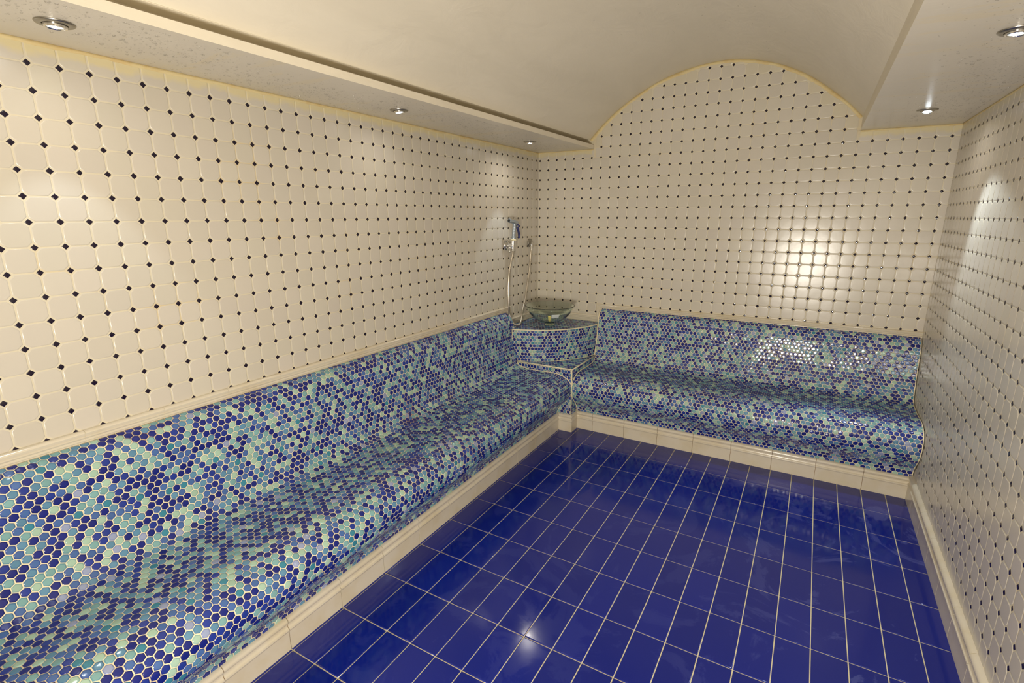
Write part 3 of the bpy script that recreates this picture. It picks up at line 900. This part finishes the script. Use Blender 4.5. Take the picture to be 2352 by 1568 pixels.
tube('elbow', [(0.20, -2.1, 18.2), (0.42, -2.22, 18.18), (0.52, -2.42, 18.08), (0.55, -2.52, 17.88)], [0.15, 0.15, 0.15, 0.14], M_CHROME, wo, WO)
tube('swivel_nut', [(0.55, -2.52, 17.90), (0.56, -2.54, 17.62)], [0.15, 0.13], M_CHROME, wo, WO, sides=8)
ctrl = [(0.83, FY + .10, 17.86), (0.80, FY + .08, 17.4), (0.72, -7.12, 16.7), (0.66, -7.42, 15.6), (0.64, -7.60, 14.3), (0.66, -7.66, 13.0), (0.66, -7.58, 12.0), (0.62, -7.40, 11.3),
        (0.80, -7.24, 10.55), (1.05, -7.06, 10.08), (1.20, -6.68, 9.95), (1.20, -6.20, 10.02), (1.05, -5.62, 10.5), (0.86, -5.05, 11.3), (0.72, -4.22, 12.4), (0.62, -3.62, 13.7),
        (0.58, -3.10, 15.1), (0.56, -2.82, 16.4), (0.56, -2.70, 17.2), (0.56, -2.56, 17.66)]
hs_ = []
for k in range(len(ctrl) - 1):
    p0 = ctrl[max(k - 1, 0)]; p1 = ctrl[k]; p2 = ctrl[k + 1]; p3 = ctrl[min(k + 2, len(ctrl) - 1)]
    for s_ in range(14):
        t_ = s_ / 14
        hs_.append(tuple(0.5 * ((2 * p1[d]) + (-p0[d] + p2[d]) * t_ + (2 * p0[d] - 5 * p1[d] + 4 * p2[d] - p3[d]) * t_ ** 2 + (-p0[d] + 3 * p1[d] - 3 * p2[d] + p3[d]) * t_ ** 3) for d in (0, 1, 2)))
hs_.append(ctrl[-1])
hrad = [0.095 + (0.008 if i % 2 else -0.006) for i in range(len(hs_))]
hose = root('shower_hose', 'flexible steel hose hanging in a long loop between valve and outlet, touching the counter', 'hose', (1.24, -6.72, 9.85))
HO = (1.24, -6.72, 9.85)
tube('hose', hs_, hrad, M_HOSE, hose, HO, sides=14)
tube('ferrule', [ctrl[0], (0.82, FY + .10, 17.62)], [0.13, 0.12], M_CHROME, hose, HO, sides=12)
tube('ferrule', [ctrl[-1], (0.56, -2.62, 17.38)], [0.13, 0.12], M_CHROME, hose, HO, sides=12)

# ------------------------------------------------------------ recessed downlights
def rot_to(axis):
    return Vector((0, 0, -1)).rotation_difference(Vector(axis).normalized()).to_matrix().to_4x4()
def downlight(x, y, label, axis, half, power, blend=0.35, fill=1.0):
    rt = root('downlight', label, 'downlight', (x, y, HS), 'recessed ceiling downlights')
    lathe('bezel', [(0.36, -0.004), (0.58, -0.004), (0.58, -0.03), (0.55, -0.065), (0.46, -0.085), (0.38, -0.08), (0.36, -0.05)], M_NICKEL, rt, 48, closed=True, sharp=50)
    M_ = rot_to(axis)
    ring = lathe('gimbal_ring', [(0.25, -0.02), (0.335, -0.02), (0.345, -0.06), (0.33, -0.13), (0.28, -0.15), (0.25, -0.12)], M_CHROME, rt, 40, closed=True, sharp=50)
    back = lathe('housing', [(0.0, -0.006), (0.37, -0.006), (0.37, -0.012), (0.0, -0.012)], M_DARKM, rt, 32)
    refl = lathe('reflector', [(0.0, -0.035), (0.14, -0.045), (0.25, -0.11)], M_LENS, ring, 32)
    lens = lathe('lamp', [(0.0, -0.135), (0.10, -0.130), (0.165, -0.11), (0.175, -0.07), (0.0, -0.045)], M_LAMP, ring, 24)
    til = Matrix.Identity(4).lerp(M_, 0.45)
    til = Vector((0, 0, -1)).rotation_difference((Vector((0, 0, -1)).lerp(Vector(axis).normalized(), 0.5)).normalized()).to_matrix().to_4x4()
    for o_ in (ring,):
        o_.matrix_local = Matrix.Translation((0, 0, -0.03 * PT)) @ til
    sp = bpy.data.lights.new('spot', 'SPOT'); sp.energy = power; sp.color = (0.76, 0.89, 1.0)
    sp.spot_size = R(2 * half); sp.spot_blend = blend; sp.shadow_soft_size = 0.012
    so = bpy.data.objects.new('lamp_beam', sp); COL.objects.link(so); so.parent = rt
    so.matrix_local = Matrix.Translation((0, 0, -0.22 * PT)) @ M_
    sw = bpy.data.lights.new('fill', 'SPOT'); sw.energy = FILL_W * fill; sw.color = (1.0, 0.92, 0.82)  # second light added as fill, wider and warmer than the beam
    sw.spot_size = R(172); sw.spot_blend = 1.0; sw.shadow_soft_size = 0.03
    swo = bpy.data.objects.new('lamp_fill', sw); COL.objects.link(swo); swo.parent = rt
    swo.location = (0, 0, -0.22 * PT)
    return rt
downlight(3.06, -42.5, 'chrome-ringed round downlight in the left soffit, nearest the camera', (-.06, 0, -1), 31, SPOT_W)
downlight(2.90, -24.9, 'round downlight in the left soffit, the middle of its row of three', (.35, 0.1, -1), 22, SPOT_W * .4, fill=1.0)
downlight(3.33, -8.1, 'small round downlight in the left soffit, above the hand shower', (-.1, -.05, -1), 25, SPOT_W * 1.6, fill=2.6)
downlight(32.5, -7.65, 'round downlight in the right soffit, close to the back wall', (-.05, -.47, -.88), 37, SPOT_W * 6.5, fill=2.2)
downlight(32.75, -24.4, 'round downlight in the right soffit, cut by the right edge of the photo', (-.1, -.05, -1), 32, SPOT_W)

# ------------------------------------------------------------ condensation on the soffits and vault
def droplets(name, label, items):
    v = []; f = []
    seg = 8; rg = [(1.0, 0.0), (0.93, 0.30), (0.62, 0.62), (0.0, 0.78)]
    for (p, nrm, r) in items:
        nrm = Vector(nrm); a = nrm.orthogonal().normalized(); b = nrm.cross(a); p = Vector(p); base = len(v)
        for rr, hh in rg[:-1]:
            for k in range(seg):
                t = 2 * math.pi * k / seg
                v.append(tuple(p + (a * math.cos(t) + b * math.sin(t)) * r * rr + nrm * r * hh))
        v.append(tuple(p + nrm * r * rg[-1][1]))
        for q in range(2):
            for k in range(seg):
                f.append((base + q * seg + k, base + q * seg + (k + 1) % seg, base + (q + 1) * seg + (k + 1) % seg, base + (q + 1) * seg + k))
        for k in range(seg): f.append((base + 2 * seg + k, base + 2 * seg + (k + 1) % seg, base + 3 * seg))
    o = raw(name, v, f, M_DROP, None, True)
    tag(o, label, 'water drops', None, 'stuff')
rd = random.Random(11)
its = []
for k in range(4600):
    y = -rd.uniform(2, 48)
    x = min(5.2, max(0.3, rd.gauss(3.0 + 0.9 * math.sin(y * .25), 1.25)))
    if math.hypot(x - 3.0, min(abs(y + 42.5), abs(y + 24.9), abs(y + 8.1))) < 0.75: continue
    its.append(((x, y, HS - .003), (0, 0, -1), min(.085, rd.lognormvariate(math.log(0.020), 0.5))))
droplets('condensation', 'clear water droplets condensed on the left soffit', its)
its = []
for k in range(1900):
    y = -rd.uniform(3, 30); x = min(35.2, rd.gauss(33.6, 1.3))
    if x < 29.6: continue
    if math.hypot(x - 32.6, min(abs(y + 7.65), abs(y + 24.4))) < 0.8: continue
    its.append(((x, y, HS - .003), (0, 0, -1), min(.085, rd.lognormvariate(math.log(0.021), 0.42))))
droplets('condensation', 'clear water droplets condensed on the right soffit', its)

its = []
for k in range(420):
    y = -rd.uniform(4, 40); x = rd.gauss(19, 4)
    if not 8 < x < 28: continue
    i = min(range(len(arch_f) - 1), key=lambda q: abs(arch_f[q][0] - x))
    p, q = arch_f[i], arch_f[i + 1]
    xx = lambda v_: 29.32 - (29.32 - v_) * (29.32 - (5.95 + 0.0175 * y)) / (29.32 - 5.95)
    nx, nz_ = (q[1] - p[1]), -(q[0] - p[0]); l = math.hypot(nx, nz_)
    its.append(((xx(p[0]) + nx / l * -.002, y, p[1] + nz_ / l * -.002), (nx / l, 0, nz_ / l), rd.lognormvariate(math.log(0.02), 0.4)))
droplets('condensation', 'tiny scattered water droplets on the barrel vault', its)
